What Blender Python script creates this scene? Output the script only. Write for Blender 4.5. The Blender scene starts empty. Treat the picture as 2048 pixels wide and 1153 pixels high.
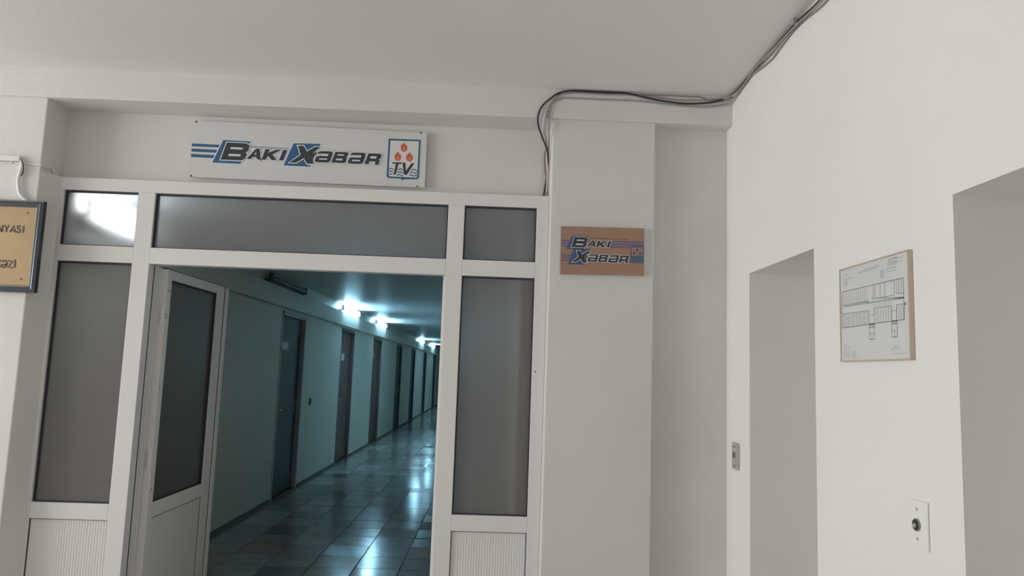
import bpy, bmesh, math, random
from mathutils import Vector, Matrix
from mathutils.geometry import tessellate_polygon
random.seed(7)
SC = bpy.context.scene
COL = SC.collection

# ------------------------------------------------------------------ camera
FPX, PITCH, YAW, ROLL, EYE = 1465.7, 0.11543, 0.02072, 0.03485, 1.55
_f = Vector((math.sin(YAW)*math.cos(PITCH), math.cos(YAW)*math.cos(PITCH), math.sin(PITCH)))
_r = Vector((math.cos(YAW), -math.sin(YAW), 0)); _u = _r.cross(_f)
CR = _r*math.cos(ROLL) + _u*math.sin(ROLL)
CU = -_r*math.sin(ROLL) + _u*math.cos(ROLL)
CAMP = Vector((0, 0, EYE))
cam = bpy.data.cameras.new('camera'); cam.sensor_width = 36; cam.lens = FPX*36/2048
cam.clip_start = .05; cam.clip_end = 200
co = bpy.data.objects.new('camera', cam); COL.objects.link(co)
M = Matrix((CR, CU, -_f)).transposed().to_4x4(); M.translation = CAMP
co.matrix_world = M
SC.camera = co

# ------------------------------------------------------------------ world, daylight, exposure
w = bpy.data.worlds.new('sky'); SC.world = w; w.use_nodes = True
w.node_tree.nodes['Background'].inputs[0].default_value = (.80, .88, 1, 1)
w.node_tree.nodes['Background'].inputs[1].default_value = .6
def area(name, loc, rot, sx, sy, power, col):
    l = bpy.data.lights.new(name, 'AREA'); l.shape = 'RECTANGLE'; l.size = sx; l.size_y = sy
    l.energy = power; l.color = col
    o = bpy.data.objects.new(name, l); COL.objects.link(o); o.location = loc; o.rotation_euler = rot
    return o
# daylight entering through the lobby window in the left wall
area('window_daylight', (-7.82, 1.2, 1.75), (0, math.radians(-90), 0), 1.8, 3.9, 292, (1, .995, .985))
SC.cycles.diffuse_bounces = 8; SC.cycles.max_bounces = 14
vs = SC.view_settings
vs.view_transform = 'Standard'; vs.look = 'None'; vs.exposure = 0; vs.gamma = 1; vs.use_curve_mapping = False

# ------------------------------------------------------------------ helpers
def ray(px, py): return CR*((px-1024)/FPX) - CU*((py-576.5)/FPX) + _f
def on(px, py, ax, c):
    d = ray(px, py); return CAMP + d*((c-CAMP[ax])/d[ax])
def onY(p, c): return on(p[0], p[1], 1, c)

def box(bm, x0, x1, y0, y1, z0, z1, bev=0):
    g = bmesh.ops.create_cube(bm, size=1)
    for v in g['verts']:
        v.co = Vector(((x0+x1)/2 + v.co.x*(x1-x0), (y0+y1)/2 + v.co.y*(y1-y0), (z0+z1)/2 + v.co.z*(z1-z0)))
    if bev:
        ed = {e for v in g['verts'] for e in v.link_edges}
        bmesh.ops.bevel(bm, geom=list(ed), offset=bev, segments=2, affect='EDGES', profile=.6)
def cyl(bm, p0, p1, r, n=12, r2=None):
    p0, p1 = Vector(p0), Vector(p1); d = p1-p0
    q = d.to_track_quat('Z', 'Y').to_matrix().to_4x4(); q.translation = (p0+p1)/2
    bmesh.ops.create_cone(bm, cap_ends=True, segments=n, radius1=r, radius2=r if r2 is None else r2, depth=d.length, matrix=q)
def sph(bm, p, r, n=8):
    bmesh.ops.create_uvsphere(bm, u_segments=n, v_segments=max(4, n//2), radius=r, matrix=Matrix.Translation(p))
def obj(name, bm, mat, parent=None, smooth=False, autosmooth=False):
    me = bpy.data.meshes.new(name)
    if isinstance(bm, bmesh.types.BMesh):
        bmesh.ops.recalc_face_normals(bm, faces=bm.faces)
        bm.to_mesh(me); bm.free()
    else: me.from_pydata(*bm); me.update()
    if smooth:
        for p in me.polygons: p.use_smooth = True
    me.materials.append(mat)
    o = bpy.data.objects.new(name, me); COL.objects.link(o)
    if parent is not None: adopt(o, parent)
    return o
def world_off(p):
    v = Vector(p.location)
    while p.parent: p = p.parent; v += p.location
    return v
def adopt(o, parent):                       # mesh was built in world coordinates; keep it there
    o.parent = parent; o.location = -world_off(parent)
def thing(name, loc, label, cat, group=None):
    e = bpy.data.objects.new(name, None); COL.objects.link(e); e.location = loc; e.empty_display_size = .05
    e['label'] = label; e['category'] = cat
    if group: e['group'] = group
    return e
def tag(o, label, cat, group=None):
    o['label'] = label; o['category'] = cat
    if group: o['group'] = group
    return o
def struct(o, label=None):
    o['kind'] = 'structure'
    if label: o['label'] = label
    return o
def bmn(): return bmesh.new()
def B(*a, bev=0):
    bm = bmn(); box(bm, *a, bev=bev); return bm
def tube(bm, pts, r, n=8, sub=6):
    """smooth round tube through the points (Catmull-Rom)"""
    P = [Vector(p) for p in pts]; Q = [P[0]*2-P[1]] + P + [P[-1]*2-P[-2]]
    line = []
    for i in range(1, len(Q)-2):
        for k in range(sub):
            t = k/sub; a, b, c, d = Q[i-1:i+3]
            line.append(.5*((2*b) + (c-a)*t + (2*a-5*b+4*c-d)*t*t + (3*b-a-3*c+d)*t**3))
    line.append(P[-1])
    rings = []; ref = Vector((.31, .2, .93)).normalized()
    for i, p in enumerate(line):
        tn = (line[min(i+1, len(line)-1)] - line[max(i-1, 0)]).normalized()
        s = tn.cross(ref)
        if s.length < .05: s = tn.cross(Vector((1, 0, 0)))
        s.normalize(); u = s.cross(tn); ref = u
        rings.append([bm.verts.new(p + s*(r*math.cos(2*math.pi*k/n)) + u*(r*math.sin(2*math.pi*k/n))) for k in range(n)])
    for a, b in zip(rings, rings[1:]):
        for k in range(n): bm.faces.new((a[k], a[(k+1) % n], b[(k+1) % n], b[k]))
    bm.faces.new(rings[0][::-1]); bm.faces.new(rings[-1])

# ------------------------------------------------------------------ materials
def mat(name, col, rough=.5, metal=0, spec=.5, var=0, vscale=3, bump=0, bscale=60, detail=4, emit=None, estr=0, col2=None, coat=0):
    m = bpy.data.materials.new(name); m.use_nodes = True; nt = m.node_tree; b = nt.nodes['Principled BSDF']
    b.inputs['Base Color'].default_value = (*col, 1); b.inputs['Roughness'].default_value = rough
    b.inputs['Metallic'].default_value = metal; b.inputs['Specular IOR Level'].default_value = spec
    b.inputs['Coat Weight'].default_value = coat
    if var or bump: tc = nt.nodes.new('ShaderNodeTexCoord')
    if var:
        n = nt.nodes.new('ShaderNodeTexNoise'); n.inputs['Scale'].default_value = vscale; n.inputs['Detail'].default_value = detail
        r = nt.nodes.new('ShaderNodeValToRGB'); c2 = col2 or tuple(c*(1-var) for c in col)
        r.color_ramp.elements[0].position = .32; r.color_ramp.elements[1].position = .68
        r.color_ramp.elements[0].color = (*c2, 1); r.color_ramp.elements[1].color = (*col, 1)
        nt.links.new(tc.outputs['Object'], n.inputs['Vector']); nt.links.new(n.outputs['Fac'], r.inputs[0]); nt.links.new(r.outputs[0], b.inputs['Base Color'])
    if bump:
        n2 = nt.nodes.new('ShaderNodeTexNoise'); n2.inputs['Scale'].default_value = bscale; n2.inputs['Detail'].default_value = 5
        bp = nt.nodes.new('ShaderNodeBump'); bp.inputs['Strength'].default_value = bump; bp.inputs['Distance'].default_value = .004
        nt.links.new(tc.outputs['Object'], n2.inputs['Vector']); nt.links.new(n2.outputs['Fac'], bp.inputs['Height']); nt.links.new(bp.outputs[0], b.inputs['Normal'])
    if emit:
        b.inputs['Emission Color'].default_value = (*emit, 1); b.inputs['Emission Strength'].default_value = estr
    return m
def frosted(name, tint, dull, fac, rough):
    """smoky frosted glass: rough refraction mixed with a dull film, glossy outside"""
    m = bpy.data.materials.new(name); m.use_nodes = True; nt = m.node_tree; nt.nodes.clear()
    out = nt.nodes.new('ShaderNodeOutputMaterial'); mx = nt.nodes.new('ShaderNodeMixShader')
    g = nt.nodes.new('ShaderNodeBsdfPrincipled'); d = nt.nodes.new('ShaderNodeBsdfPrincipled')
    g.inputs['Base Color'].default_value = (*tint, 1); g.inputs['Transmission Weight'].default_value = 1
    g.inputs['Roughness'].default_value = rough; g.inputs['IOR'].default_value = 1.35
    d.inputs['Base Color'].default_value = (*dull, 1); d.inputs['Roughness'].default_value = .3
    mx.inputs[0].default_value = fac
    nt.links.new(g.outputs[0], mx.inputs[1]); nt.links.new(d.outputs[0], mx.inputs[2]); nt.links.new(mx.outputs[0], out.inputs[0])
    return m
PLASTER = mat('white_plaster', (.80, .79, .772), .75, var=.05, vscale=1.3, bump=.25, bscale=45)
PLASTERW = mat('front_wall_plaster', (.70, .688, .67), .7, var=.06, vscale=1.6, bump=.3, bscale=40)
CEIL = mat('ceiling_paint', (.80, .79, .77), .7, var=.04, vscale=.8, bump=.15, bscale=50)
CORW = mat('corridor_oil_paint', (.66, .655, .59), .5, var=.08, vscale=1.1, bump=.15, bscale=25)
CORC = mat('corridor_ceiling_paint', (.74, .78, .81), .44, spec=.35, var=.08, vscale=.9, bump=.1, bscale=20)
FRAME = mat('white_painted_aluminium', (.74, .735, .73), .38, var=.04, vscale=2)
FRAMES = mat('ribbed_white_panel', (.72, .73, .72), .42, var=.05, vscale=3)
GASK = mat('dark_rubber_gasket', (.03, .035, .04), .6)
SEAM = mat('dark_seam', (.02, .02, .02), .8)
GLASS = frosted('smoky_frosted_glass', (.80, .80, .80), (.25, .235, .22), .45, .30)
GLASST = frosted('clearer_smoky_glass', (.80, .80, .80), (.30, .31, .32), .34, .28)
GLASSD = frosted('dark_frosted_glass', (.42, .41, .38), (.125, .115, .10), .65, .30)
GROUT = mat('dark_grout', (.03, .03, .028), .9)
LOBFLOOR = mat('lobby_terrazzo', (.52, .50, .47), .4, var=.3, vscale=40)
TILES = [mat('floor_tile_%s' % n, c, r+.01, spec=.08, var=.25, vscale=9, col2=tuple(k*.78 for k in c)) for n, c, r in
         (('grey', (.20, .21, .205), .15), ('pale', (.29, .295, .285), .11), ('dark', (.11, .118, .115), .2), ('warm', (.20, .19, .17), .17))]
DOORC = [mat('door_navy', (.03, .04, .05), .42, spec=.25), mat('door_brown', (.11, .066, .062), .5, spec=.25), mat('door_slate', (.03, .042, .06), .5, spec=.25)]
JAMBC = [mat('casing_grey', (.42, .40, .37), .5), mat('casing_brown', (.13, .085, .08), .45), mat('casing_slate', (.05, .065, .08), .45)]
TUBE_ON = mat('lit_tube', (1, 1, 1), .4, emit=(.38, .76, 1), estr=132)
TUBE_NEAR = mat('lit_short_tube', (1, 1, 1), .4, emit=(.90, .96, 1), estr=28)
TUBE_OFF = mat('dead_tube', (.10, .11, .11), .3)
LAMPW = mat('lamp_housing', (.55, .57, .57), .5)
LAMPD = mat('grimy_lamp_housing', (.06, .065, .06), .6)
PAPER = mat('paper', (.72, .73, .70), .7)
STEEL = mat('brushed_steel', (.42, .42, .41), .38, metal=.85, var=.2, vscale=30)
DARK = mat('dark_metal', (.05, .05, .05), .4, metal=.4)
PLASTIC = mat('white_plastic', (.74, .73, .70), .5)
SWITCHD = mat('dark_switch', (.02, .02, .02), .4)

# ------------------------------------------------------------------ dimensions from the photograph
XR = 1.209            # right wall
CH = 3.042             # lobby ceiling
YB, YP, YF, YU = 3.71, 3.73, 3.84, 3.92     # beam face, pier face, partition face, upper wall face
BZ = 2.885            # underside of the beam
PXL, PXR = -2.367, .264
LX, LYB = -8.0, -4.4  # lobby left wall, rear wall
CX, CXR, CZ, CYE = -2.5, .135, 2.57, 36.0   # corridor left wall, right wall, ceiling, end

# ------------------------------------------------------------------ lobby shell
struct(obj('floor', B(LX-.2, XR+.6, LYB-.2, 3.93, -.2, 0), LOBFLOOR), 'lobby floor')
struct(obj('ceiling', B(LX-.2, XR+.6, LYB-.2, YU+.2, CH, CH+.2), CEIL), 'flat grey-white lobby ceiling')
bm = bmn()
box(bm, LX-.2, PXL, YP, 4.06, 0, CH+.05, bev=.006)                 # left pier
box(bm, PXR, .806, YP, 4.06, 0, CH+.05, bev=.006)                  # right pier
box(bm, .80, XR+.6, YP+.075, 4.06, 0, CH+.05)                      # recessed strip beside the right wall
box(bm, LX-.2, XR+.6, YB, 4.0, BZ, CH+.05, bev=.008)               # beam
box(bm, PXL-.15, PXR+.1, YU, 4.06, 2.475, CH)                      # wall above the partition
box(bm, .14, PXR+.1, 3.955, 4.06, 0, 2.6)                          # right jamb behind the partition
v = [bm.verts.new((x, y, z)) for z in (0, 2.498) for x, y in ((PXL-.01, YP+.003), (PXL+.001, YP+.004), (-2.316, YF-.0005), (PXL-.01, YF-.0005))]   # splayed plaster return up to the glazing
for f in ((0, 1, 2, 3), (7, 6, 5, 4), (0, 4, 5, 1), (1, 5, 6, 2), (2, 6, 7, 3), (3, 7, 4, 0)): bm.faces.new([v[i] for i in f])
struct(obj('wall_front', bm, PLASTERW), 'front wall with piers and beam around the entrance')
OPEN = [(2.746, 3.46), (1.165, 1.89), (-1.2, -.45)]; OT = 2.065
bm = bmn()
ys = [LYB-.2] + [v for o in sorted(OPEN) for v in o] + [3.81]
for i in range(0, len(ys), 2): box(bm, XR, XR+.55, ys[i], ys[i+1], 0, OT)
box(bm, XR, XR+.55, LYB-.2, 3.81, OT, CH+.05)
bmesh.ops.remove_doubles(bm, verts=bm.verts, dist=1e-5)
box(bm, XR+.5, XR+.62, LYB-.2, 3.81, 0, CH)                        # back of the alcoves
struct(obj('wall_right', bm, PLASTER), 'white right wall with tall grey doorway recesses')
WY0, WY1, WZ0, WZ1 = -.8, 3.2, .8, 2.7
bm = bmn()
box(bm, LX-.2, LX, LYB-.2, WY0, 0, CH+.05); box(bm, LX-.2, LX, WY1, YP+.05, 0, CH+.05)
box(bm, LX-.2, LX, WY0, WY1, 0, WZ0); box(bm, LX-.2, LX, WY0, WY1, WZ1, CH+.05)
struct(obj('wall_left', bm, PLASTER), 'lobby left wall with window')
bm = B(LX-.2, XR+.6, LYB-.2, LYB, 0, CH+.05)
struct(obj('wall_back', bm, PLASTER), 'lobby rear wall')
bm = bmn()
for y in (WY0+.03, 1.2, WY1-.03): box(bm, LX-.13, LX-.07, y-.03, y+.03, WZ0, WZ1)
for z in (WZ0+.03, WZ1-.03): box(bm, LX-.13, LX-.07, WY0, WY1, z-.03, z+.03)
struct(obj('window_1', bm, FRAME))

# ------------------------------------------------------------------ corridor shell
NDOOR = 7; DY = [8.64, 12.03, 15.22, 18.85, 22.2, 26.1, 30.4]; DW, DT, REC = 1.1, 2.19, .055
bm = bmn(); edges = [3.9]
for y in DY: edges += [y, y+DW]
edges.append(CYE)
for i in range(0, len(edges), 2): box(bm, CX-.3, CX, edges[i], edges[i+1], 0, CZ+.05)
for y in DY: box(bm, CX-.3, CX, y, y+DW, DT, CZ+.05); box(bm, CX-.32, CX-.25, y-.1, y+DW+.1, 0, DT+.1)
struct(obj('wall_left', bm, CORW), 'pale oil-painted corridor wall with doors')
struct(obj('wall_right', B(CXR, CXR+.2, 4.06, CYE, 0, CZ+.05), CORW), 'corridor right wall')
struct(obj('wall_back', B(CX-.3, CXR+.2, CYE, CYE+.2, 0, CZ+.05), CORW), 'far end wall of the corridor')
struct(obj('ceiling', B(CX-.3, CXR+.2, 3.925, CYE+.2, CZ, CZ+.2), CORC), 'grey-blue glossy corridor ceiling')
struct(obj('trim_1', B(CX-.02, CX+.075, 4.06, CYE, 2.215, 2.425, bev=.004), CORW), 'boxed ledge running along the top of the corridor wall')
bm = bmn()
for i in range(0, len(edges), 2): box(bm, CX, CX+.006, max(edges[i], 4.07), edges[i+1], 0, .03)
struct(obj('baseboard_left', bm, TILES[2]), 'low dark skirting along the corridor wall')
fl = struct(obj('floor', B(CX-.3, CXR+.2, 3.9, CYE+.2, -.2, -.004), GROUT), 'corridor floor of square stone tiles')
TX, TY = .35, .3625
cols = [-2.425 + TX*k for k in range(8)]
tm = []
for k, m_ in enumerate(TILES):
    bm = bmn(); box(bm, -TX/2+.0034, TX/2-.0034, -TY/2+.0034, TY/2-.0034, -.010, 0)
    bmesh.ops.bevel(bm, geom=[e for e in bm.edges if all(v.co.z > -.001 for v in e.verts)], offset=.0012, segments=1, affect='EDGES')
    me = bpy.data.meshes.new('tile'); bm.to_mesh(me); bm.free(); me.materials.append(m_); tm.append(me)
far = [bmn() for _ in TILES]; near_n = 0
def tilt(): return random.gauss(0, .0045)
r0 = 5.93 - 5*TY
for j in range(int((CYE-r0)/TY)):
    yc = r0 + TY*(j+.5)
    for i, x0 in enumerate(cols):
        k = random.choices(range(4), (5, 3, 2.2, 3))[0]
        xc = x0 + TX/2
        if yc > 5.5 and near_n < 296:
            o = bpy.data.objects.new('tile', tm[k]); COL.objects.link(o); o.parent = fl
            o.location = (xc, yc, random.uniform(-.001, .0006)); o.rotation_euler = (tilt(), tilt(), 0); near_n += 1
        else:
            mt = Matrix.Translation((xc, yc, random.uniform(-.001, .0006))) @ Matrix.Rotation(tilt(), 4, 'X') @ Matrix.Rotation(tilt(), 4, 'Y')
            far[k].from_mesh(tm[k]); far[k].verts.ensure_lookup_table()
            for v in far[k].verts[-len(tm[k].vertices):]: v.co = mt @ v.co
for k, b in enumerate(far):
    o = obj('distant_tiles', b, TILES[k], fl); o['kind'] = 'stuff'
bm = bmn(); box(bm, CX, -2.427, 3.95, CYE, -.01, -.0005)
o = obj('edge_strip', bm, TILES[2], fl)

# corridor doors
for i, y in enumerate(DY):
    kd = (0, 1, 1, 2, 2, 2, 2)[i]
    e = bpy.data.objects.new('door_%d' % (i+1), None); COL.objects.link(e); e.location = (CX-REC, y+DW/2, 0); e['kind'] = 'structure'
    e['label'] = ('dark navy corridor door nearest the entrance partition', 'brown corridor door second from the entrance', 'brown corridor door third from the entrance',
                  'dark slate corridor door fourth from the entrance', 'dark slate corridor door fifth from the entrance', 'dark slate corridor door sixth from the entrance', 'dark slate corridor door seventh from the entrance')[i]
    cw = .05
    bm = bmn()
    box(bm, CX-REC-.04, CX+.006, y+.001, y+cw, 0, DT-.001); box(bm, CX-REC-.04, CX+.006, y+DW-cw, y+DW-.001, 0, DT-.001)
    box(bm, CX-REC-.04, CX+.006, y+.001, y+DW-.001, DT-cw, DT-.001)
    obj('casing', bm, JAMBC[kd], e)
    bm = bmn()
    box(bm, CX-REC-.03, CX-REC+.01, y+cw+.004, y+DW-cw-.004, .012, DT-cw-.008)
    p = obj('panel', bm, DOORC[kd], e)
    bm = bmn()   # raised mouldings on the leaf
    for z0, z1 in ((.2, .95), (1.1, 1.95)):
        for a in (0, 1):
            yy = y+cw+.10 if not a else y+DW-cw-.12
            box(bm, CX-REC+.009, CX-REC+.018, yy, yy+.02, z0, z1)
        for z in (z0, z1): box(bm, CX-REC+.009, CX-REC+.018, y+cw+.10, y+DW-cw-.10, z-.01, z+.01)
    obj('moulding', bm, DOORC[kd], p)
    bm = bmn(); cyl(bm, (CX-REC+.01, y+.15, 1.02), (CX-REC+.05, y+.15, 1.02), .009); box(bm, CX-REC+.042, CX-REC+.056, y+.14, y+.25, 1.01, 1.03, bev=.003)
    obj('handle', bm, STEEL, p)

# ------------------------------------------------------------------ glazed partition
FD = YF + .062
part = thing('glazed_partition', (-1.05, YF, 0), 'white aluminium entrance partition with frosted panes and ribbed lower panels', 'partition')
GX = [(-2.30, -1.912), (-1.823, -.274), (-.187, .198)]
ZT0, ZT1, ZL0, ZL1, ZP = 2.138, 2.431, .823, 2.052, .743
L0, R0 = PXL+.001, PXR-.001
def alu(name, *a, parent=part, bev=.0025): return obj(name, B(*a, bev=bev), FRAME, parent)
obj('post', B(L0, GX[0][0], YF, FD, 0, ZT1, bev=.0025), PLASTERW, part)
alu('post', GX[0][1], GX[1][0], YF, FD, 0, ZT1)
alu('post', GX[1][1], GX[2][0], YF, FD, 0, ZT1)
alu('post', GX[2][1], R0, YF, FD, 0, ZT1)
alu('top_rail', L0, R0, YF, FD, ZT1, 2.498)
for a, b in GX: alu('transom_rail', a, b, YF, FD, ZL1, ZT0)
for a, b in (GX[0], GX[2]):
    alu('middle_rail', a, b, YF, FD, ZP, ZL0); alu('bottom_rail', a, b, YF, FD, .002, .12)
def pane(x0, x1, z0, z1, m_, parent, y=YF+.026, g=.007):
    p = obj('glass_pane', B(x0, x1, y, y+.005, z0, z1), m_, parent)
    bm = bmn(); a, b = y-.012, y+.006
    box(bm, x0, x0+g, a, b, z0, z1); box(bm, x1-g, x1, a, b, z0, z1)
    box(bm, x0+g, x1-g, a, b, z0, z0+g*.7); box(bm, x0+g, x1-g, a, b, z1-g*1.2, z1)
    obj('gasket', bm, GASK, p)
    return p
for a, b in GX: pane(a, b, ZT0, ZT1, GLASST, part)
for a, b in (GX[0], GX[2]): pane(a, b, ZL0, ZL1, GLASS, part)
def ribbed(a, b, z0, z1, yf, ax=1, pitch=.0135, rise=.0016, d=.012):
    """board with shallow vertical flutes; ax=1 faces -Y spanning X, ax=0 faces +X spanning Y"""
    n = int((b-a)/pitch); v = []; f = []
    prof = []
    for i in range(n):
        for t, h in ((0, 0), (.15, rise), (.7, rise), (.85, 0)): prof.append((a+(b-a)*(i+t)/n, h))
    prof.append((b, 0))
    for u, h in prof:
        for z in (z0, z1): v.append((u, yf-h, z) if ax == 1 else (yf+h, u, z))
    m_ = len(prof)
    for i in range(m_-1): f.append((2*i, 2*i+2, 2*i+3, 2*i+1) if ax == 1 else (2*i, 2*i+2, 2*i+3, 2*i+1))
    k = len(v)
    for u in (a, b):
        for z in (z0, z1): v.append((u, yf+d, z) if ax == 1 else (yf-d, u, z))
    f.append((k, k+1, k+3, k+2)); f.append((0, 1, k+1, k)); f.append((2*m_-2, k+2, k+3, 2*m_-1))
    return v, [], f
for a, b in (GX[0], GX[2]):
    p = obj('ribbed_panel', ribbed(a+.002, b-.002, .121, ZP-.001, YF+.012), FRAMES, part)
    bm = bmn(); y = YF+.006
    box(bm, a, a+.003, y, y+.012, .121, ZP); box(bm, b-.003, b, y, y+.012, .121, ZP); box(bm, a, b, y, y+.012, ZP-.003, ZP)
    obj('gasket', bm, GASK, p)
# fluted hinge jamb and the plain strike jamb inside the opening
bm = bmn(); xj = GX[1][0]
box(bm, xj-.07, xj-.004, FD, 3.985, .002, ZL1)
for k in range(3): box(bm, xj-.006, xj+.002, FD+.010+.026*k, FD+.026+.026*k, .002, ZL1)
obj('hinge_jamb', bm, FRAME, part)
obj('jamb_seam', B(xj-.05, xj+.0005, FD+.0002, FD+.006, .002, ZL1), SEAM, part)
obj('strike_jamb', B(GX[1][1]-.004, GX[1][1]+.05, FD, 3.95, .002, ZL1, bev=.002), FRAME, part)
obj('edge_strip', B(GX[1][1]-.012, GX[1][1]-.0005, YF+.022, YF+.05, .002, ZL1-.001, bev=.002), PLASTIC, part)
q = onY((1070, 744), YF); bm = bmn(); cyl(bm, (q.x, YF+.002, q.z), (q.x, YF-.0012, q.z), .004, 8); obj('screw', bm, DARK, part)
# ------------------------------------------------------------------ open door leaf (swung into the corridor)
LXF = -1.785; LY0, LY1 = 3.99, 4.83; LZ1 = 2.046; LZ0 = .012; LT = .045
leaf = thing('glazed_door', (LXF-LT/2, LY0, 0), 'open white aluminium door leaf with dark glass swung into corridor', 'door')
gy0, gy1, gz0, gz1, pz = 4.045, 4.715, .80, 1.992, .72
xa, xb = LXF-LT, LXF
alu('stile', xa, xb, LY0, gy0, LZ0, LZ1, parent=leaf); alu('stile', xa, xb, gy1, LY1, LZ0, LZ1, parent=leaf)
alu('top_rail', xa, xb, gy0, gy1, gz1, LZ1, parent=leaf); alu('middle_rail', xa, xb, gy0, gy1, pz, gz0, parent=leaf)
alu('bottom_rail', xa, xb, gy0, gy1, LZ0, .13, parent=leaf)
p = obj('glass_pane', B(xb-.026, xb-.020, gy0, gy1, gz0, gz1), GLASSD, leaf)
bm = bmn(); g = .008
box(bm, xb-.03, xb-.008, gy0, gy0+g, gz0, gz1); box(bm, xb-.03, xb-.008, gy1-g, gy1, gz0, gz1)
box(bm, xb-.03, xb-.008, gy0, gy1, gz0, gz0+g*.6); box(bm, xb-.03, xb-.008, gy0, gy1, gz1-g, gz1)
obj('gasket', bm, GASK, p)
p = obj('lower_panel', B(xb-.022, xb-.006, gy0, gy1, .13, pz), FRAMES, leaf)
bm = bmn(); box(bm, xb-.008, xb-.004, gy1-.005, gy1, .13, pz); box(bm, xb-.008, xb-.004, gy0, gy1, pz-.004, pz); obj('seam', bm, SEAM, p)
# meeting strip along the free edge, behind a dark seam
obj('edge_seam', B(xa+.004, xb+.0008, LY1, LY1+.008, LZ0, LZ1-.002), SEAM, leaf)
alu('meeting_strip', xa+.004, xb+.006, LY1+.008, LY1+.062, LZ0, LZ1-.004, parent=leaf)
obj('door_top_seal', B(xa+.012, xb-.012, LY0, LY1+.06, LZ1, LZ1+.007), GASK, leaf)
for z in (.25, 1.03, 1.8):
    bm = bmn(); cyl(bm, (xb-.012, LY0-.004, z-.05), (xb-.012, LY0-.004, z+.05), .010); obj('hinge', bm, FRAME, leaf, smooth=False)
for y, z in ((4.012, 1.93), (4.024, 1.93), (4.004, 1.80), (4.004, 1.785), (4.006, 1.40), (4.004, .86), (4.014, .875)):
    bm = bmn(); cyl(bm, (xb-.002, y, z), (xb+.0015, y, z), .004, 8); obj('screw', bm, DARK, leaf)

# ------------------------------------------------------------------ flat print helpers
def area2(p): return sum(a[0]*b[1]-b[0]*a[1] for a, b in zip(p, p[1:]+p[:1]))/2
def grow(p, w):
    if area2(p) < 0: p = p[::-1]
    out = []; n = len(p)
    for i in range(n):
        a, b, c = Vector(p[i-1]), Vector(p[i]), Vector(p[(i+1) % n])
        d1 = (b-a).normalized(); d2 = (c-b).normalized()
        n1 = Vector((d1.y, -d1.x)); n2 = Vector((d2.y, -d2.x)); m_ = n1+n2
        if m_.length < 1e-4: m_ = n1
        m_.normalize(); k = 1/max(.45, m_.dot(n1)); out.append(tuple(b+m_*(w*k)))
    return out
def sheet(name, shapes, place, m_, parent):
    """shapes: list of [outer, hole, ...] 2D loops; place maps (u,v) to world"""
    v = []; f = []
    for loops in shapes:
        flat = [q for l in loops for q in l]; k = len(v)
        v += [tuple(place(*q)) for q in flat]
        for t in tessellate_polygon([[Vector((a, b, 0)) for a, b in l] for l in loops]): f.append(tuple(k+i for i in t))
    o = obj(name, (v, [], f), m_, parent)
    return o
def rect(a, b, c, d): return [(a, c), (b, c), (b, d), (a, d)]
INK = mat('dark_print', (.035, .042, .05), .45); BLUE = mat('blue_print', (.03, .115, .245), .45)
HALO = mat('pale_outline_print', (.66, .70, .73), .5); BOARD = mat('white_sign_board', (.66, .66, .655), .4, var=.03)
PALE1 = mat('grey_blue_print', (.27, .34, .42), .5); PALE2 = mat('faded_blue_print', (.50, .54, .57), .5); PALE3 = mat('very_pale_blue_print', (.58, .605, .62), .5)
RED = mat('flame_red_print', (.60, .10, .07), .5); ORANGE = mat('flame_orange_print', (.68, .26, .10), .5); SHIELDW = mat('shield_field_print', (.68, .68, .675), .45)

# ------------------------------------------------------------------ long sign above the partition
SY = YU - .028
def zA(x, y): q = onY((370+x*500/2048, 220+y*180/737), SY); return (q.x, q.z)
def zB(x, y): q = onY((560+x*220/2048, 260+y*90/838), SY); return (q.x, q.z)
def zC(x, y): q = onY((750+x*120/988, 250+y*140/1153), SY); return (q.x, q.z)
def P(fn, *pts): return [fn(*p) for p in pts]
G_Bk = P(zA, (315, 247), (538, 259), (528, 277), (470, 300), (440, 410), (470, 420), (452, 443), (224, 432))
G_B = [P(zA, (345, 268), (500, 275), (530, 290), (522, 335), (498, 350), (508, 366), (494, 398), (465, 415), (292, 408)),
       P(zA, (378, 306), (476, 311), (471, 327), (370, 322)), P(zA, (362, 360), (460, 365), (452, 383), (352, 378))]
G_A = [P(zA, (506, 402), (584, 318), (614, 319), (621, 408), (590, 407), (587, 388), (555, 386), (540, 404)), P(zA, (566, 367), (585, 368), (586, 345))]
G_K = [P(zA, (660, 322), (697, 325), (681, 354), (745, 327), (789, 330), (716, 366), (752, 414), (710, 412), (684, 380), (672, 386), (664, 410), (629, 408))]
G_I = [P(zA, (806, 329), (840, 331), (806, 416), (770, 414))]
G_Xk = P(zB, (255, 250), (762, 262), (745, 292), (600, 440), (520, 660), (582, 662), (560, 688), (65, 665))
G_X = [P(zB, (335, 298), (442, 300), (505, 408), (655, 318), (755, 325), (562, 466), (634, 633), (508, 633), (443, 528), (298, 614), (180, 610), (388, 468))]
G_X2 = [P(zB, (690, 402), (585, 470), (620, 545), (655, 470))]
def schwa(dx, dy):
    return [P(lambda x, y: zB(x+dx, y+dy), (718, 414), (752, 400), (945, 402), (978, 422), (982, 455), (936, 580), (900, 612), (692, 605), (652, 590), (650, 566), (672, 510), (712, 488), (893, 492), (906, 448), (738, 444), (692, 452)),
            P(lambda x, y: zB(x+dx, y+dy), (735, 530), (882, 536), (872, 562), (725, 556))]
G_E1 = schwa(0, 0); G_E2 = schwa(614, 27)
G_B2 = [P(zB, (1035, 412), (1240, 418), (1276, 436), (1270, 470), (1238, 504), (1247, 530), (1227, 600), (1190, 622), (955, 610)),
        P(zB, (1078, 455), (1195, 460), (1188, 485), (1066, 480)), P(zB, (1052, 535), (1166, 540), (1156, 574), (1040, 568))]
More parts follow.
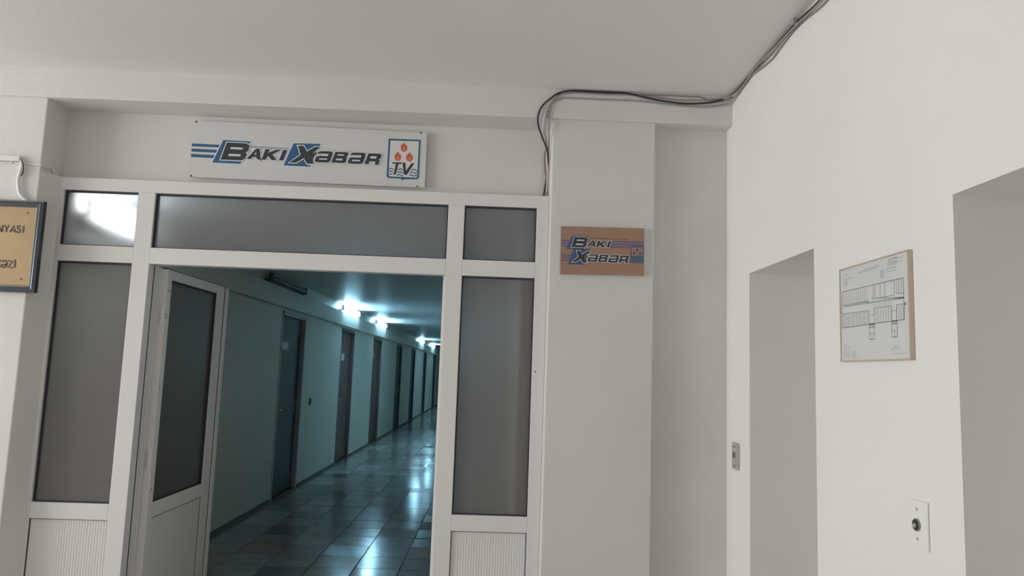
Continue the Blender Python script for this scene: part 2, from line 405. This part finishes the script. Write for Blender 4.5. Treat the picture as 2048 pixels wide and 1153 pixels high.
G_R = [P(zB, (1648, 440), (1862, 446), (1893, 472), (1880, 522), (1838, 556), (1858, 578), (1830, 657), (1762, 652), (1780, 592), (1668, 587), (1640, 642), (1572, 638)),
       P(zB, (1690, 490), (1802, 495), (1792, 540), (1672, 535))]
BAKI = [G_B, G_A, G_K, G_I]; XEBER = [G_X, G_X2, G_E1, G_B2, G_E2, G_R]
c00, c10, c11, c01 = [onY(q, SY) for q in ((379, 354), (849, 376), (854, 266), (389, 241))]
sign = thing('wall_sign', (-1.05, SY, (c00.z+c10.z)/2), 'long white sign reading Baki Xeber TV on wall above partition', 'sign')
def bd(name, corners, yf, yb, m_, parent):
    v = [(c.x, yf, c.z) for c in corners] + [(c.x, yb, c.z) for c in corners]
    return obj(name, (v, [], [(0, 1, 2, 3), (7, 6, 5, 4), (0, 4, 5, 1), (1, 5, 6, 2), (2, 6, 7, 3), (3, 7, 4, 0)]), m_, parent)
bd('board', (c00, c10, c11, c01), SY, SY+.008, BOARD, sign)
def plS(lift): return lambda u, v: Vector((u, SY-lift, v))
def q4(fn, *p): return [P(fn, *p)]
st = [q4(zA, (57, 275), (300, 287), (290, 308), (56, 298)), q4(zA, (54, 317), (280, 328), (270, 352), (52, 341)), q4(zA, (50, 360), (255, 371), (244, 396), (48, 386))]
for s in st: sheet('blue_stripe', [s], plS(.0006), BLUE, sign)
for m_, ss in ((PALE1, [((536, 296), (850, 314), (850, 326), (532, 308))]),
               (PALE2, [((520, 338), (850, 352), (850, 362), (516, 349)), ((505, 372), (840, 388), (838, 400), (500, 385)), ((1110, 324), (1400, 340), (1400, 352), (1110, 338))]),
               (PALE3, [((1400, 340), (1640, 353), (1640, 366), (1400, 352)), ((1560, 405), (1640, 410), (1640, 440), (1550, 436)), ((1060, 445), (1640, 455), (1640, 462), (1060, 455))])):
    for s in ss: sheet('faded_stripe', [q4(zA, *s)], plS(.0005), m_, sign)
wO = .0062
for g in (G_Bk, G_Xk): sheet('block_outline', [[grow(g, wO)]], plS(.0010), HALO, sign)
sheet('letter_block', [[G_Bk]], plS(.0016), BLUE, sign); sheet('letter_block', [[G_Xk]], plS(.0016), BLUE, sign)
for g in BAKI+XEBER: sheet('letter_outline', [[grow(g[0], wO*.85)]], plS(.0022), HALO, sign)
for nm, gs in (('baki_lettering', BAKI), ('xeber_lettering', XEBER)):
    for g in gs: sheet('letter', [g], plS(.0028), INK, sign)
# emblem: shield with three flames, the letters T and V, and waves
sh_o = P(zC, (226, 226), (753, 248), (722, 868), (700, 897), (474, 897), (452, 922), (430, 888), (212, 876), (190, 842))
sh_i = P(zC, (256, 258), (725, 272), (694, 850), (680, 872), (240, 850), (222, 832))
em = sheet('emblem_shield', [[grow(sh_o, .003)]], plS(.0010), HALO, sign)
sheet('shield_border', [[sh_o]], plS(.0014), BLUE, em); sheet('shield_field', [[sh_i]], plS(.0018), SHIELDW, em)
def flame(cx, cy, s=1.0):
    base = [(-50, 35), (-52, -20), (-44, -42), (-34, -22), (-28, -52), (-8, -62), (8, -82), (18, -58), (24, -38), (34, -20), (40, -44), (50, -30), (54, 25), (38, 62), (5, 76), (-32, 66)]
    inn = [(-20, 50), (-16, -6), (-2, 20), (2, -40), (14, 10), (24, -4), (22, 48), (2, 62)]
    sheet('flame', [[P(zC, *[(cx+x*s, cy+y*s) for x, y in base])]], plS(.0022), RED, em)
    sheet('flame_core', [[P(zC, *[(cx+x*s, cy+y*s) for x, y in inn])]], plS(.0026), ORANGE, em)
flame(478, 370); flame(376, 522); flame(567, 532)
waves = []
def wave(x0, x1, y, ph, sl=0):
    top = []; bot = []
    for i in range(9):
        x = x0+(x1-x0)*i/8; yy = y + 11*math.sin(ph+(x-x0)/52*math.pi) + sl*(x-x0)
        top.append((x, yy-9)); bot.append((x, yy+9))
    waves.append([P(zC, *(top+bot[::-1]))])
for k in range(3):
    wave(228, 302-k*9, 728+46*k, 2.6); wave(372-k*8, 462, 738+46*k, 2.0); wave(600-k*22, 694-k*2, 745+45*k, 2.4)
for g in waves: sheet('wave', [g], plS(.0022), BLUE, em)
sheet('letter', [[P(zC, (286, 618), (446, 622), (440, 647), (386, 646), (346, 800), (332, 824), (304, 820), (346, 644), (284, 640))]], plS(.0027), INK, em)
sheet('letter', [[P(zC, (455, 622), (500, 625), (508, 765), (605, 632), (646, 636), (538, 806), (500, 829), (476, 815))]], plS(.0027), INK, em)
for x, y in ((92, 98), (50, 540), (1932, 188), (1903, 628)):
    u, v = zA(x, y); bm = bmn(); cyl(bm, (u, SY+.002, v), (u, SY-.003, v), .0045, 10); obj('screw', bm, DARK, sign)

# ------------------------------------------------------------------ copper plaque on the right pier
PY = YP - .022
def zP(x, y): q = onY((1090+x*240/1977, 430+y*140/1153), PY); return (q.x, q.z)
COPPER = mat('copper_coloured_board', (.37, .225, .16), .38, var=.10, vscale=7, spec=.4)
PURP = mat('purple_blue_print', (.125, .12, .24), .45); PBLUE = mat('plaque_blue_print', (.06, .09, .22), .45); TEAL = mat('plaque_teal_print', (.07, .13, .20), .45); PINK = mat('plaque_pink_print', (.32, .21, .21), .5); MAROON = mat('plaque_maroon_print', (.12, .06, .08), .5); FAINT = mat('faint_brown_print', (.20, .10, .075), .5)
PEDGE = mat('acrylic_edge', (.62, .60, .56), .25)
pl = thing('wall_plaque', (.53, PY, 2.06), 'small copper-coloured plaque reading Baki Xeber on right pier', 'plaque')
k = [Vector((zP(*c)[0], 0, zP(*c)[1])) for c in ((252, 972), (1631, 1000), (1631, 226), (266, 188))]
bd('board', k, PY, PY+.010, COPPER, pl); 
kb = [Vector((c.x + dx, 0, c.z + dz)) for c, (dx, dz) in zip(k, ((-.003, -.001), (.002, -.001), (.002, .004), (-.003, .004)))]
bd('backing', kb, PY+.0101, PY+.020, PEDGE, pl)
def plP(l): return lambda u, v: Vector((u, PY-l, v))
for s in (((270, 410), (430, 418), (422, 440), (268, 432)), ((268, 452), (410, 458), (402, 480), (266, 474)), ((266, 492), (396, 498), (388, 520), (264, 514)),
          ((262, 650), (430, 660), (422, 680), (262, 672)), ((262, 690), (415, 700), (408, 718), (262, 710)), ((260, 730), (400, 738), (392, 758), (258, 750)),
          ((1100, 428), (1628, 444), (1628, 466), (1095, 452)), ((1090, 470), (1626, 486), (1626, 510), (1085, 496)), ((1080, 515), (1420, 524), (1420, 548), (1075, 542))):
    sheet('stripe', [q4(zP, *s)], plP(.0006), PURP, pl)
for k in range(6): sheet('fine_print', [q4(zP, (780+k*98, 380+k*3), (866+k*98, 383+k*3), (866+k*98, 398+k*3), (780+k*98, 395+k*3))], plP(.0006), FAINT, pl)
def remap(src0, src1, dst0, dst1):
    (a, b), (c, d), (e, f_), (g_, h) = src0, src1, dst0, dst1
    sx = (g_-e)/(c-a); sz = (h-f_)/(d-b)
    return lambda q: (e+(q[0]-a)*sx, f_+(q[1]-b)*sz)
m1 = remap(zA(292, 408), zA(840, 331), zP(430, 532), zP(1092, 438)); m2 = remap(zB(180, 610), zB(1893, 472), zP(440, 778), zP(1385, 690))
def mp(fn, g): return [[fn(q) for q in l] for l in g]
for nm, fn, gs, blk in (('a', m1, BAKI, G_Bk), ('b', m2, XEBER, G_Xk)):
    sheet('letter_block', [[[fn(q) for q in blk]]], plP(.0012), PBLUE, pl)
    gg = [mp(fn, g) for g in gs]
    for g in gg: sheet('letter_outline', [[grow(g[0], .0027)]], plP(.0018), HALO, pl)
    for g in gg: sheet('letter', [g], plP(.0024), INK, pl)
em = sheet('emblem', [q4(zP, (1408, 492), (1620, 500), (1620, 800), (1408, 792))], plP(.0012), PURP, pl)
sheet('emblem_field', [q4(zP, (1426, 540), (1606, 546), (1606, 680), (1426, 676))], plP(.0017), PINK, em)
sheet('emblem_base', [q4(zP, (1426, 684), (1606, 690), (1606, 786), (1426, 780))], plP(.0017), TEAL, em)
for x, y in ((1518, 582), (1466, 630), (1566, 636)):
    sheet('flame', [[P(zP, (x-20, y+5), (x-14, y-14), (x, y-28), (x+14, y-12), (x+20, y+6), (x+10, y+22), (x-10, y+22))]], plP(.0022), MAROON, em)
for x, y in ((325, 245), (1590, 262), (1590, 960), (300, 925)):
    u, v = zP(x, y); bm = bmn(); cyl(bm, (u, PY+.002, v), (u, PY-.003, v), .0045, 10); obj('screw', bm, STEEL, pl)

# ------------------------------------------------------------------ golden framed plaque on the left pier
GY = YP - .028
GOLD = mat('golden_plate', (.47, .335, .175), .42, var=.10, vscale=4, spec=.5)
GOLDINK = mat('engraved_brown_letters', (.085, .05, .035), .6)
FRD = mat('dark_pewter_frame', (.075, .085, .10), .3, metal=.55); FRB = mat('silver_beading', (.42, .42, .40), .3, metal=.7)
gx1, gz0_, gz1_ = -2.312, 1.866, 2.334; gx0 = gx1-.86; fw = .034
gp = thing('framed_plaque', ((gx0+gx1)/2, GY, gz0_), 'golden plate in dark beaded frame on the left pier', 'plaque')
obj('plate', B(gx0+fw*.8, gx1-fw*.8, GY+.006, GY+.018, gz0_+fw*.8, gz1_-fw*.8), GOLD, gp)
def mitred(x0, x1, z0, z1, w, yf, yb):
    """four frame bars with a sloped profile: outer edge high, inner edge low"""
    out = [(x0, z0), (x1, z0), (x1, z1), (x0, z1)]; inn = [(x0+w, z0+w), (x1-w, z0+w), (x1-w, z1-w), (x0+w, z1-w)]
    mid = [(x0+w*.45, z0+w*.45), (x1-w*.45, z0+w*.45), (x1-w*.45, z1-w*.45), (x0+w*.45, z1-w*.45)]
    bars = []
    for i in range(4):
        j = (i+1) % 4
        v = [(out[i][0], yb, out[i][1]), (out[j][0], yb, out[j][1]), (out[i][0], yf+.004, out[i][1]), (out[j][0], yf+.004, out[j][1]),
             (mid[i][0], yf, mid[i][1]), (mid[j][0], yf, mid[j][1]), (inn[i][0], yf+.007, inn[i][1]), (inn[j][0], yf+.007, inn[j][1]),
             (inn[i][0], yb, inn[i][1]), (inn[j][0], yb, inn[j][1])]
        f = [(0, 1, 3, 2), (2, 3, 5, 4), (4, 5, 7, 6), (6, 7, 9, 8), (8, 9, 1, 0), (0, 2, 4, 6, 8), (1, 9, 7, 5, 3)]
        bars.append((v, [], f))
    return bars
for b_ in mitred(gx0, gx1, gz0_, gz1_, fw, GY-.004, GY+.026):
    obj('frame_bar', b_, FRD, gp)
bm = bmn(); wi = fw*.82; pitch = .0085
def beads(a, b):
    L = (Vector(b)-Vector(a)).length; n = int(L/pitch)
    for i in range(n+1):
        p = Vector(a).lerp(Vector(b), i/n)
        bmesh.ops.create_icosphere(bm, subdivisions=1, radius=.0042, matrix=Matrix.Translation(p))
x0, x1, z0, z1 = gx0+wi, gx1-wi, gz0_+wi, gz1_-wi
for a, b in (((x0, z0), (x1, z0)), ((x1, z0), (x1, z1)), ((x0, z0), (x0, z1))): beads((a[0], GY-.0015, a[1]), (b[0], GY-.0015, b[1]))
zt = gz1_-.005; beads((gx0+.004, GY-.002, zt), (gx1-.004, GY-.002, zt))
o = obj('beading', bm, FRB, gp); o['kind'] = 'stuff'
def zG(x, y): q = onY((x*100/576, 395+y*200/1153), GY+.004); return (q.x, q.z)
def plG(u, v): return Vector((u, GY+.0052, v))
def strokes(fn, segs, wd):
    out = []
    for s in segs:
        pts = [Vector(fn(*p)) for p in s]; n = len(pts); L = []; R = []
        for i, p in enumerate(pts):
            d = (pts[min(i+1, n-1)]-pts[max(i-1, 0)]).normalized(); nn = Vector((-d.y, d.x))*wd/2
            L.append(tuple(p+nn)); R.append(tuple(p-nn))
        for i in range(n-1): out.append([[L[i], L[i+1], R[i+1], R[i]]])
    return out
LT_ = [  # engraved letters, in the crop's own coordinates
    [[(-28, 395), (-24, 315)], [(-24, 318), (18, 396)], [(20, 398), (32, 318)]],
    [[(52, 320), (74, 358), (104, 322)], [(74, 358), (68, 400)]],
    [[(112, 402), (158, 324), (172, 406)], [(128, 378), (166, 382)]],
    [[(236, 340), (224, 328), (204, 330), (196, 345), (206, 360), (228, 370), (232, 388), (218, 404), (196, 402), (186, 388)]],
    [[(262, 408), (272, 326)]],
    [[(-38, 808), (-28, 718)], [(10, 722), (-32, 765)], [(-20, 758), (4, 806)]],
    [[(22, 745), (40, 728), (62, 728), (76, 745), (76, 775), (64, 800), (42, 808), (22, 798), (16, 780), (74, 774)]],
    [[(92, 732), (146, 738), (88, 806), (144, 811)]],
    [[(166, 812), (174, 716)]]]
for l in LT_: sheet('letter', strokes(zG, l, .0085), plG, GOLDINK, gp)
for x, y in ((318, 180), (237, 943)):
    u, v = zG(x, y); bm = bmn(); cyl(bm, (u, GY+.007, v), (u, GY+.003, v), .0035, 8); obj('screw', bm, DARK, gp)

# ------------------------------------------------------------------ framed floor plan on the right wall
fy0, fy1, fz0, fz1, fd = 2.084, 2.512, 1.627, 1.949, .016
BRASS = mat('brass_picture_frame', (.56, .47, .38), .4, metal=.1); PAPERB = mat('plan_paper', (.70, .715, .70), .55); LINE = mat('plan_line_print', (.20, .23, .23), .6); GREEN = mat('plan_green_print', (.36, .46, .46), .6); BLUEP = mat('plan_pale_text_print', (.46, .50, .53), .6); STAMP = mat('plan_blue_stamp_print', (.52, .58, .66), .6)
fp = thing('framed_floor_plan', (XR, (fy0+fy1)/2, fz0), 'evacuation floor plan in thin brass frame between the doorway recesses', 'plan')
fwid = .0045
for a in ((fy0, fy0+fwid, fz0, fz1), (fy1-fwid, fy1, fz0, fz1), (fy0+fwid, fy1-fwid, fz0, fz0+fwid), (fy0+fwid, fy1-fwid, fz1-fwid, fz1)):
    obj('frame_bar', B(XR-fd, XR-.0005, *a, bev=.0015), BRASS, fp)
PXF = XR-fd+.004
sheet_o = obj('plan_sheet', B(PXF, PXF+.004, fy0+fwid, fy1-fwid, fz0+fwid, fz1-fwid), PAPERB, fp)
def zF(x, y): q = on(1660+x*190/843, 480+y*260/1153, 0, PXF); return (-q.y, q.z)
def plF(l): return lambda u, v: Vector((PXF-l, -u, v))
def ln(a, b, wd=.0016): return strokes(zF, [[a, b]], wd)
def yl(p, q, x): return p[1] + (q[1]-p[1])*(x-p[0])/(q[0]-p[0])
TOPL = ((108, 465), (650, 337)); BOTL = ((112, 783), (662, 707)); M1 = ((108, 585), (340, 540)); M2 = ((108, 660), (345, 628)); M3 = ((390, 608), (548, 585)); M4 = ((375, 527), (575, 490))
L = []
L += ln(*TOPL, .0024) + ln(*BOTL, .0026) + ln((108, 465), (112, 783), .0024) + ln((650, 337), (662, 707), .0024)
L += ln(*M1) + ln(*M2) + ln(*M3) + ln(*M4) + ln((375, 500), (375, 530)) + ln((590, 578), (660, 567)) + ln((590, 480), (655, 470))
for i in range(12): x = 126+18*i; L += ln((x, yl(*TOPL, x)), (x, yl(*M1, x)), .0011)
for x in (385, 400, 445, 488, 570): L += ln((x, yl(*TOPL, x)), (x, yl(*M4, x)), .0016)
for x in (595, 612, 632): L += ln((x, yl(*TOPL, x)), (x, 480), .0012)
for i in range(13): x = 128+17.5*i; L += ln((x, yl(*M2, x)), (x, yl(*BOTL, x)), .0013 if i % 2 else .0018)
L += ln((345, 628), (352, 745)) + ln((362, 670), (392, 665)) + ln((392, 608), (396, 742))
for i in range(7): x = 408+22*i; L += ln((x, yl(*M3, x)), (x, yl(*BOTL, x)), .0012)
for i in range(4): x = 592+21*i; L += ln((x, 578-i*3), (x, yl(*BOTL, x)), .0015)
for i in range(8): x = 400+20*i; L += ln((x, 570-i*3), (x, 600-i*3), .0011)
L += ln((548, 585), (550, 720)) + ln((552, 632), (590, 628)) + ln((590, 578), (592, 715))
for a, b, y0, y1, ym in ((350, 395, 746, 885, 832), (549, 598, 716, 864, 808)):
    L += ln((a, y0), (a, y1)) + ln((b, y0-4), (b, y1-3)) + ln((a, y1), (b, y1-3), .0024) + ln((a, ym), (b, ym-3)) + ln(((a+b)/2, ym), ((a+b)/2, y1)) + ln((a, y0+35), (b, y0+30)) + ln((a, y0+5), (b, y0+2), .003)
    for i in range(4): L += ln((a, y0+8+7*i), (b, y0+4+7*i), .0009)
sheet('plan_drawing', L, plF(.0006), LINE, sheet_o)
sheet('escape_route', ln((125, 590), (340, 556), .008) + ln((335, 560), (655, 515), .006) + ln((395, 520), (655, 482+30), .004), plF(.0009), GREEN, sheet_o)
T = []
T += ln((248, 292), (432, 224), .0022) + ln((262, 298), (440, 236), .0016)
for i in range(6): T += ln((512, 172+11*i), (600-(i % 2)*14, 158+11*i), .0018)
T += ln((560, 160), (655, 152), .0022) + ln((560, 200), (640, 186), .002) + ln((495, 258), (590, 238), .0024) + ln((505, 285), (585, 268), .002)
T += ln((120, 325), (158, 308), .003) + ln((120, 352), (215, 330), .002) + ln((125, 300+75), (158, 366), .003)
for i in range(3): T += ln((122, 935+14*i), (160+i*20, 933+14*i), .002)
for i in range(5): T += ln((118, 985+15*i), (180-(i % 2)*10, 983+15*i), .0018) + ln((195, 990+14*i), (240-(i % 2)*12, 988+14*i), .0018)
T += ln((565, 945), (605, 943), .003) + ln((540, 965), (625, 962), .002) + ln((545, 980), (575, 979), .002) + ln((550, 1013), (690, 1004), .0022)
for g in T: sheet('caption_line', [g], plF(.0006), BLUEP, sheet_o)
for g in (((445, 270), (478, 262), (480, 335), (447, 345)), ((122, 385), (155, 378), (155, 415), (122, 420))): sheet('plan_stamp', [q4(zF, *g)], plF(.0004), STAMP, sheet_o)
for x, y in ((95, 643), (668, 568)):
    sheet('exit_mark', [[P(zF, *[(x+9*math.cos(a*math.pi/4), y+13*math.sin(a*math.pi/4)) for a in range(8)])]], plF(.001), LINE, sheet_o)
obj('glass_cover', B(PXF-.003, PXF-.0015, fy0+fwid, fy1-fwid, fz0+fwid, fz1-fwid), (lambda m_: m_)(mat('clear_cover', (1, 1, 1), .05)), fp)
gm = bpy.data.materials['clear_cover']; nt = gm.node_tree; nt.nodes.clear()
out = nt.nodes.new('ShaderNodeOutputMaterial'); mx = nt.nodes.new('ShaderNodeMixShader'); tr = nt.nodes.new('ShaderNodeBsdfTransparent'); gl = nt.nodes.new('ShaderNodeBsdfGlossy'); mx.inputs[0].default_value = .05
gl.inputs['Roughness'].default_value = .08
nt.links.new(tr.outputs[0], mx.inputs[1]); nt.links.new(gl.outputs[0], mx.inputs[2]); nt.links.new(mx.outputs[0], out.inputs[0])

# ------------------------------------------------------------------ button plates on the right wall
KEYM = mat('dull_grey_plate', (.50, .495, .48), .45, metal=.3, var=.15, vscale=30); KNOB = mat('worn_lock', (.20, .20, .195), .4, metal=.5)
kp = thing('key_switch_plate', (XR, 3.648, 1.115), 'grey metal key switch plate beside the front wall corner', 'switch plate')
obj('plate', B(XR-.010, XR-.0005, 3.602, 3.694, 1.117, 1.247, bev=.004), KEYM, kp)
bm = bmn(); cyl(bm, (XR-.010, 3.652, 1.186), (XR-.016, 3.652, 1.186), .016, 16, .013); obj('lock', bm, KNOB, kp)
for z in (1.135, 1.228):
    bm = bmn(); cyl(bm, (XR-.010, 3.65, z), (XR-.0125, 3.65, z), .005, 10); obj('screw', bm, KNOB, kp)
cb = thing('call_button_panel', (XR, 2.085, 1.10), 'white painted call button plate between the two doorway recesses', 'button panel')
obj('plate', B(XR-.006, XR-.0005, 2.040, 2.130, 1.102, 1.234, bev=.002), PLASTER, cb)
bm = bmn(); cyl(bm, (XR-.004, 2.09, 1.166), (XR-.011, 2.09, 1.166), .019, 20, .017); b_ = obj('button_ring', bm, STEEL, cb)
bm = bmn(); cyl(bm, (XR-.010, 2.09, 1.166), (XR-.0125, 2.09, 1.166), .0145, 16); obj('button_recess', bm, DARK, cb)
bm = bmn(); sph(bm, (XR-.012, 2.09, 1.164), .008, 10); obj('button', bm, STEEL, cb, smooth=True)
for z in (1.128, 1.208):
    bm = bmn(); cyl(bm, (XR-.005, 2.09, z), (XR-.0075, 2.09, z), .0045, 10); obj('screw', bm, KEYM, cb)

# ------------------------------------------------------------------ cables
BLK = mat('black_cable', (.028, .032, .038), .45); GRY = mat('grey_cable', (.33, .33, .32), .5); WHT = mat('white_cable', (.66, .65, .62), .5); PNK = mat('pinkish_cable', (.42, .33, .32), .5); BRN = mat('dull_brown_cable', (.24, .22, .19), .55)
def cable(name, pts, r, m_, label, group='cables along the ceiling edge'):
    bm = bmn(); tube(bm, pts, r); return tag(obj(name, bm, m_, smooth=True), label, 'cable', group)
def yp(*L): return [Vector((p.x, p.y, min(p.z, CH-.009))) for p in (onY((x, y), d) for x, y, d in L)]
def xw(*L): return [Vector((p.x, p.y, min(p.z, CH-.009))) for p in (on(x, y, 0, d) for x, y, d in L)]
corner_run = xw((1700, -75, XR-.012), (1640, 0, XR-.012), (1596, 42, XR-.014), (1570, 60, XR-.012), (1545, 88, XR-.014), (1520, 118, XR-.012), (1495, 146, XR-.014), (1476, 176, XR-.013))
c2 = yp((1455, 196, YB-.02), (1432, 203, YB-.012), (1400, 207, YB-.012), (1365, 207, YB-.012), (1325, 202, YB-.012), (1290, 195, YB-.013), (1254, 187, YB-.014), (1218, 178, YB-.015), (1181, 176, YB-.016), (1145, 179, YB-.016), (1118, 186, YB-.015), (1100, 198, YB-.013), (1084, 213, YB-.01), (1076, 233, YB-.008), (1077, 252, YB+.02), (1084, 273, YB+.08), (1094, 300, YB+.14), (1096, 322, YB+.17), (1094, 348, YB+.186), (1091, 370, YB+.19), (1088, 388, YB+.195))
c2.append(c2[-1] + Vector((-.004, .003, -.04)))
cable('black_cable', corner_run + c2, .0048, BLK, 'thick black cable looping from ceiling corner down behind the partition')
run = xw((1705, -65, XR-.008), (1646, 8, XR-.008), (1600, 46, XR-.008), (1570, 82, XR-.008), (1545, 116, XR-.008), (1522, 136, XR-.008), (1500, 152, XR-.008), (1480, 182, XR-.008))
cable('grey_cable', run + yp((1458, 206, YB-.018), (1420, 213, YB-.010), (1380, 213, YB-.006), (1330, 208, YB-.006), (1270, 202, YB-.006), (1200, 199, YB-.006), (1150, 197, YB-.006), (1122, 197, YB-.007), (1104, 208, YB-.006), (1096, 224, YB-.006), (1090, 252, YB-.007), (1090, 266, YB+.02), (1093, 284, YB+.12), (1095, 310, YB+.18), (1094, 350, YB+.185), (1092, 388, YB+.195)), 0.004, GRY, 'grey cable sagging below the black cable at the ceiling corner')
run = xw((1700, -70, XR-.02), (1636, 8, XR-.02), (1590, 52, XR-.02), (1560, 84, XR-.02), (1530, 116, XR-.02), (1506, 142, XR-.018), (1480, 178, XR-.016))
cable('pink_cable', run + yp((1450, 198, YB-.018), (1410, 200, YB-.008), (1360, 200, YB-.006), (1310, 194, YB-.006), (1262, 190, YB-.006), (1215, 189, YB-.006), (1180, 187, YB-.006), (1140, 186, YB-.006), (1116, 192, YB-.006), (1103, 210, YB-.005), (1099, 232, YB-.006), (1098, 256, YB+.01), (1098, 276, YB+.10), (1097, 300, YB+.17), (1096, 350, YB+.185), (1094, 388, YB+.195)), 0.0034, PNK, 'thin pinkish cable running beside the black one along the beam')
cable('brown_cable', yp((1112, 190, YB-.005), (1140, 186, YB-.005), (1180, 183, YB-.005), (1215, 184, YB-.005), (1260, 186, YB-.005), (1300, 185, YB-.006), (1330, 186, YB-.006), (1358, 190, YB-.006), (1382, 190, YB-.006), (1400, 194, YB-.006), (1415, 199, YB-.006), (1445, 197, YB-.014), (1466, 188, YB-.02)), 0.003, BRN, 'thin dull brown cable waving along the beam under the ceiling')
cable('white_cable', yp((1108, 196, YB-.006), (1099, 208, YB-.006), (1092, 222, YB-.005), (1088, 238, YB-.005), (1086, 258, YB+.03), (1089, 275, YB+.13), (1093, 298, YB+.16), (1094, 318, YB+.17), (1095, 345, YB+.18), (1092, 388, YB+.195)), 0.004, WHT, 'white cable bending down beside the right pier above the partition')
cable('reddish_cable', yp((1094, 292, YB+.185), (1090, 306, YB+.19), (1089, 328, YB+.19), (1091, 348, YB+.19), (1094, 362, YB+.192), (1092, 388, YB+.195)), .0035, mat('reddish_cable', (.30, .16, .14), .5), 'short reddish wire bowing out beside the black cable')
for k, (px, py) in enumerate(((1597, 42),)):
    q = on(px, py, 0, XR-.006); bm = bmn(); box(bm, XR-.034, XR-.0005, q.y-.012, q.y+.012, q.z-.014, q.z+.012, bev=.003)
    tag(obj('cable_clip', bm, GRY), 'small grey clip holding the cables to the right wall', 'clip')
q0, q1 = onY((1124, 196), YB-.002), onY((1455, 211), YB-.002)
tag(obj('cable_duct', B(q0.x, q1.x, YB-.004, YB-.0002, q1.z-.006, q1.z+.006, bev=.0015), PLASTERW), 'narrow painted duct along the beam under the cables', 'duct')
# left pier: trunking, thin cable and corrugated conduit
t0 = onY((41, 318), YP-.012)
tag(obj('cable_trunking', B(-3.4, t0.x, YP-.022, YP-.0005, t0.z-.014, t0.z+.013, bev=.002), PLASTIC), 'white plastic cable trunking on the left pier above the plaque', 'trunking')
cable('thin_white_cable', [(-3.4, YP-.006, t0.z-.022)] + yp((0, 325, YP-.006), (20, 325, YP-.006), (45, 327, YP-.006), (70, 329, YP-.006), (84, 330, YP-.008)) + [Vector((PXL+.006, YP+.03, onY((95, 332), YP).z)), Vector((PXL+.006, YP+.09, onY((104, 338), YP+.1).z)), Vector((PXL+.008, YF-.012, max(2.506, onY((107, 343), YF).z-.01))), Vector((PXL+.02, YF+.012, 2.5045))], .004, PLASTIC, 'thin white cable stretched across the left pier to the partition', 'cables on the left pier')
pts = yp((44, 322, YP-.014), (44, 332, YP-.014), (41, 345, YP-.014), (37, 358, YP-.014), (37, 374, YP-.014), (40, 388, YP-.014), (47, 397, YP-.013), (54, 404, YP-.012), (56, 415, YP-.0115))
cd = cable('corrugated_conduit', pts, .0095, PLASTIC, 'short bent white conduit dropping from trunking behind the golden plaque', 'cables on the left pier')
cable('black_lead', yp((42, 320, YP-.02), (47, 330, YP-.022), (46, 345, YP-.024), (42, 352, YP-.022)), .003, BLK, 'short dark lead hanging from the trunking end', 'cables on the left pier')

# ------------------------------------------------------------------ fluorescent lamps in the corridor
def lamp(y0, y1, tm_, hm, label, zb=2.4255, x=CX+.03):
    e = thing('fluorescent_lamp', (x, (y0+y1)/2, zb), label, 'lamp', 'fluorescent lamps along the corridor')
    obj('housing', B(x-.025, x+.025, y0, y1, zb, zb+.045, bev=.004), hm, e)
    tx, tz = x+.052, zb+.052
    for y in (y0+.012, y1-.012):
        bm = bmn(); box(bm, x+.02, tx+.012, y-.012, y+.012, tz-.03, tz+.056, bev=.003); obj('socket', bm, hm, e)
    for dx, dz in ((0, 0), (-.012, .036)):
        bm = bmn(); cyl(bm, (tx+dx, y0+.024, tz+dz), (tx+dx, y1-.024, tz+dz), .0165, 14); obj('tube', bm, tm_, e)
lamp(4.2, 4.82, TUBE_NEAR, LAMPW, 'short lit fluorescent lamp behind the small upper left pane', 2.345, CX+.101)
lamp(7.86, 9.32, TUBE_OFF, LAMPD, 'unlit grimy fluorescent lamp above the first corridor door')
lamp(11.65, 13.05, TUBE_ON, LAMPW, 'lit fluorescent lamp above the second corridor door')
lamp(14.95, 16.35, TUBE_ON, LAMPW, 'lit fluorescent lamp above the third corridor door')
lamp(23.8, 25.2, TUBE_ON, LAMPW, 'lit fluorescent lamp between the fifth and sixth corridor doors')
lamp(28.3, 29.7, TUBE_ON, LAMPW, 'lit fluorescent lamp beyond the sixth corridor door')

# ------------------------------------------------------------------ small things in the corridor
def notice(a, b, z0, z1, label):
    x = CX-REC+.0195
    o = tag(obj('paper_notice', B(x, x+.0015, a, b, z0, z1), PAPER), label, 'notice', 'paper notices on corridor doors'); return o
notice(8.84, 9.10, 1.735, 1.83, 'white paper notice on the dark navy corridor door')
notice(12.14, 12.50, 1.66, 1.77, 'white paper notice on the second, brown corridor door')
notice(15.33, 15.60, 1.76, 1.87, 'white paper notice on the third, brown corridor door')
sw = thing('light_switch', (CX, 10.2, 1.02), 'small dark switch on corridor wall between first and second doors', 'switch')
obj('plate', B(CX+.0005, CX+.012, 10.165, 10.245, 1.02, 1.11, bev=.003), SWITCHD, sw)
obj('rocker', B(CX+.011, CX+.017, 10.185, 10.225, 1.035, 1.095, bev=.002), DARK, sw)
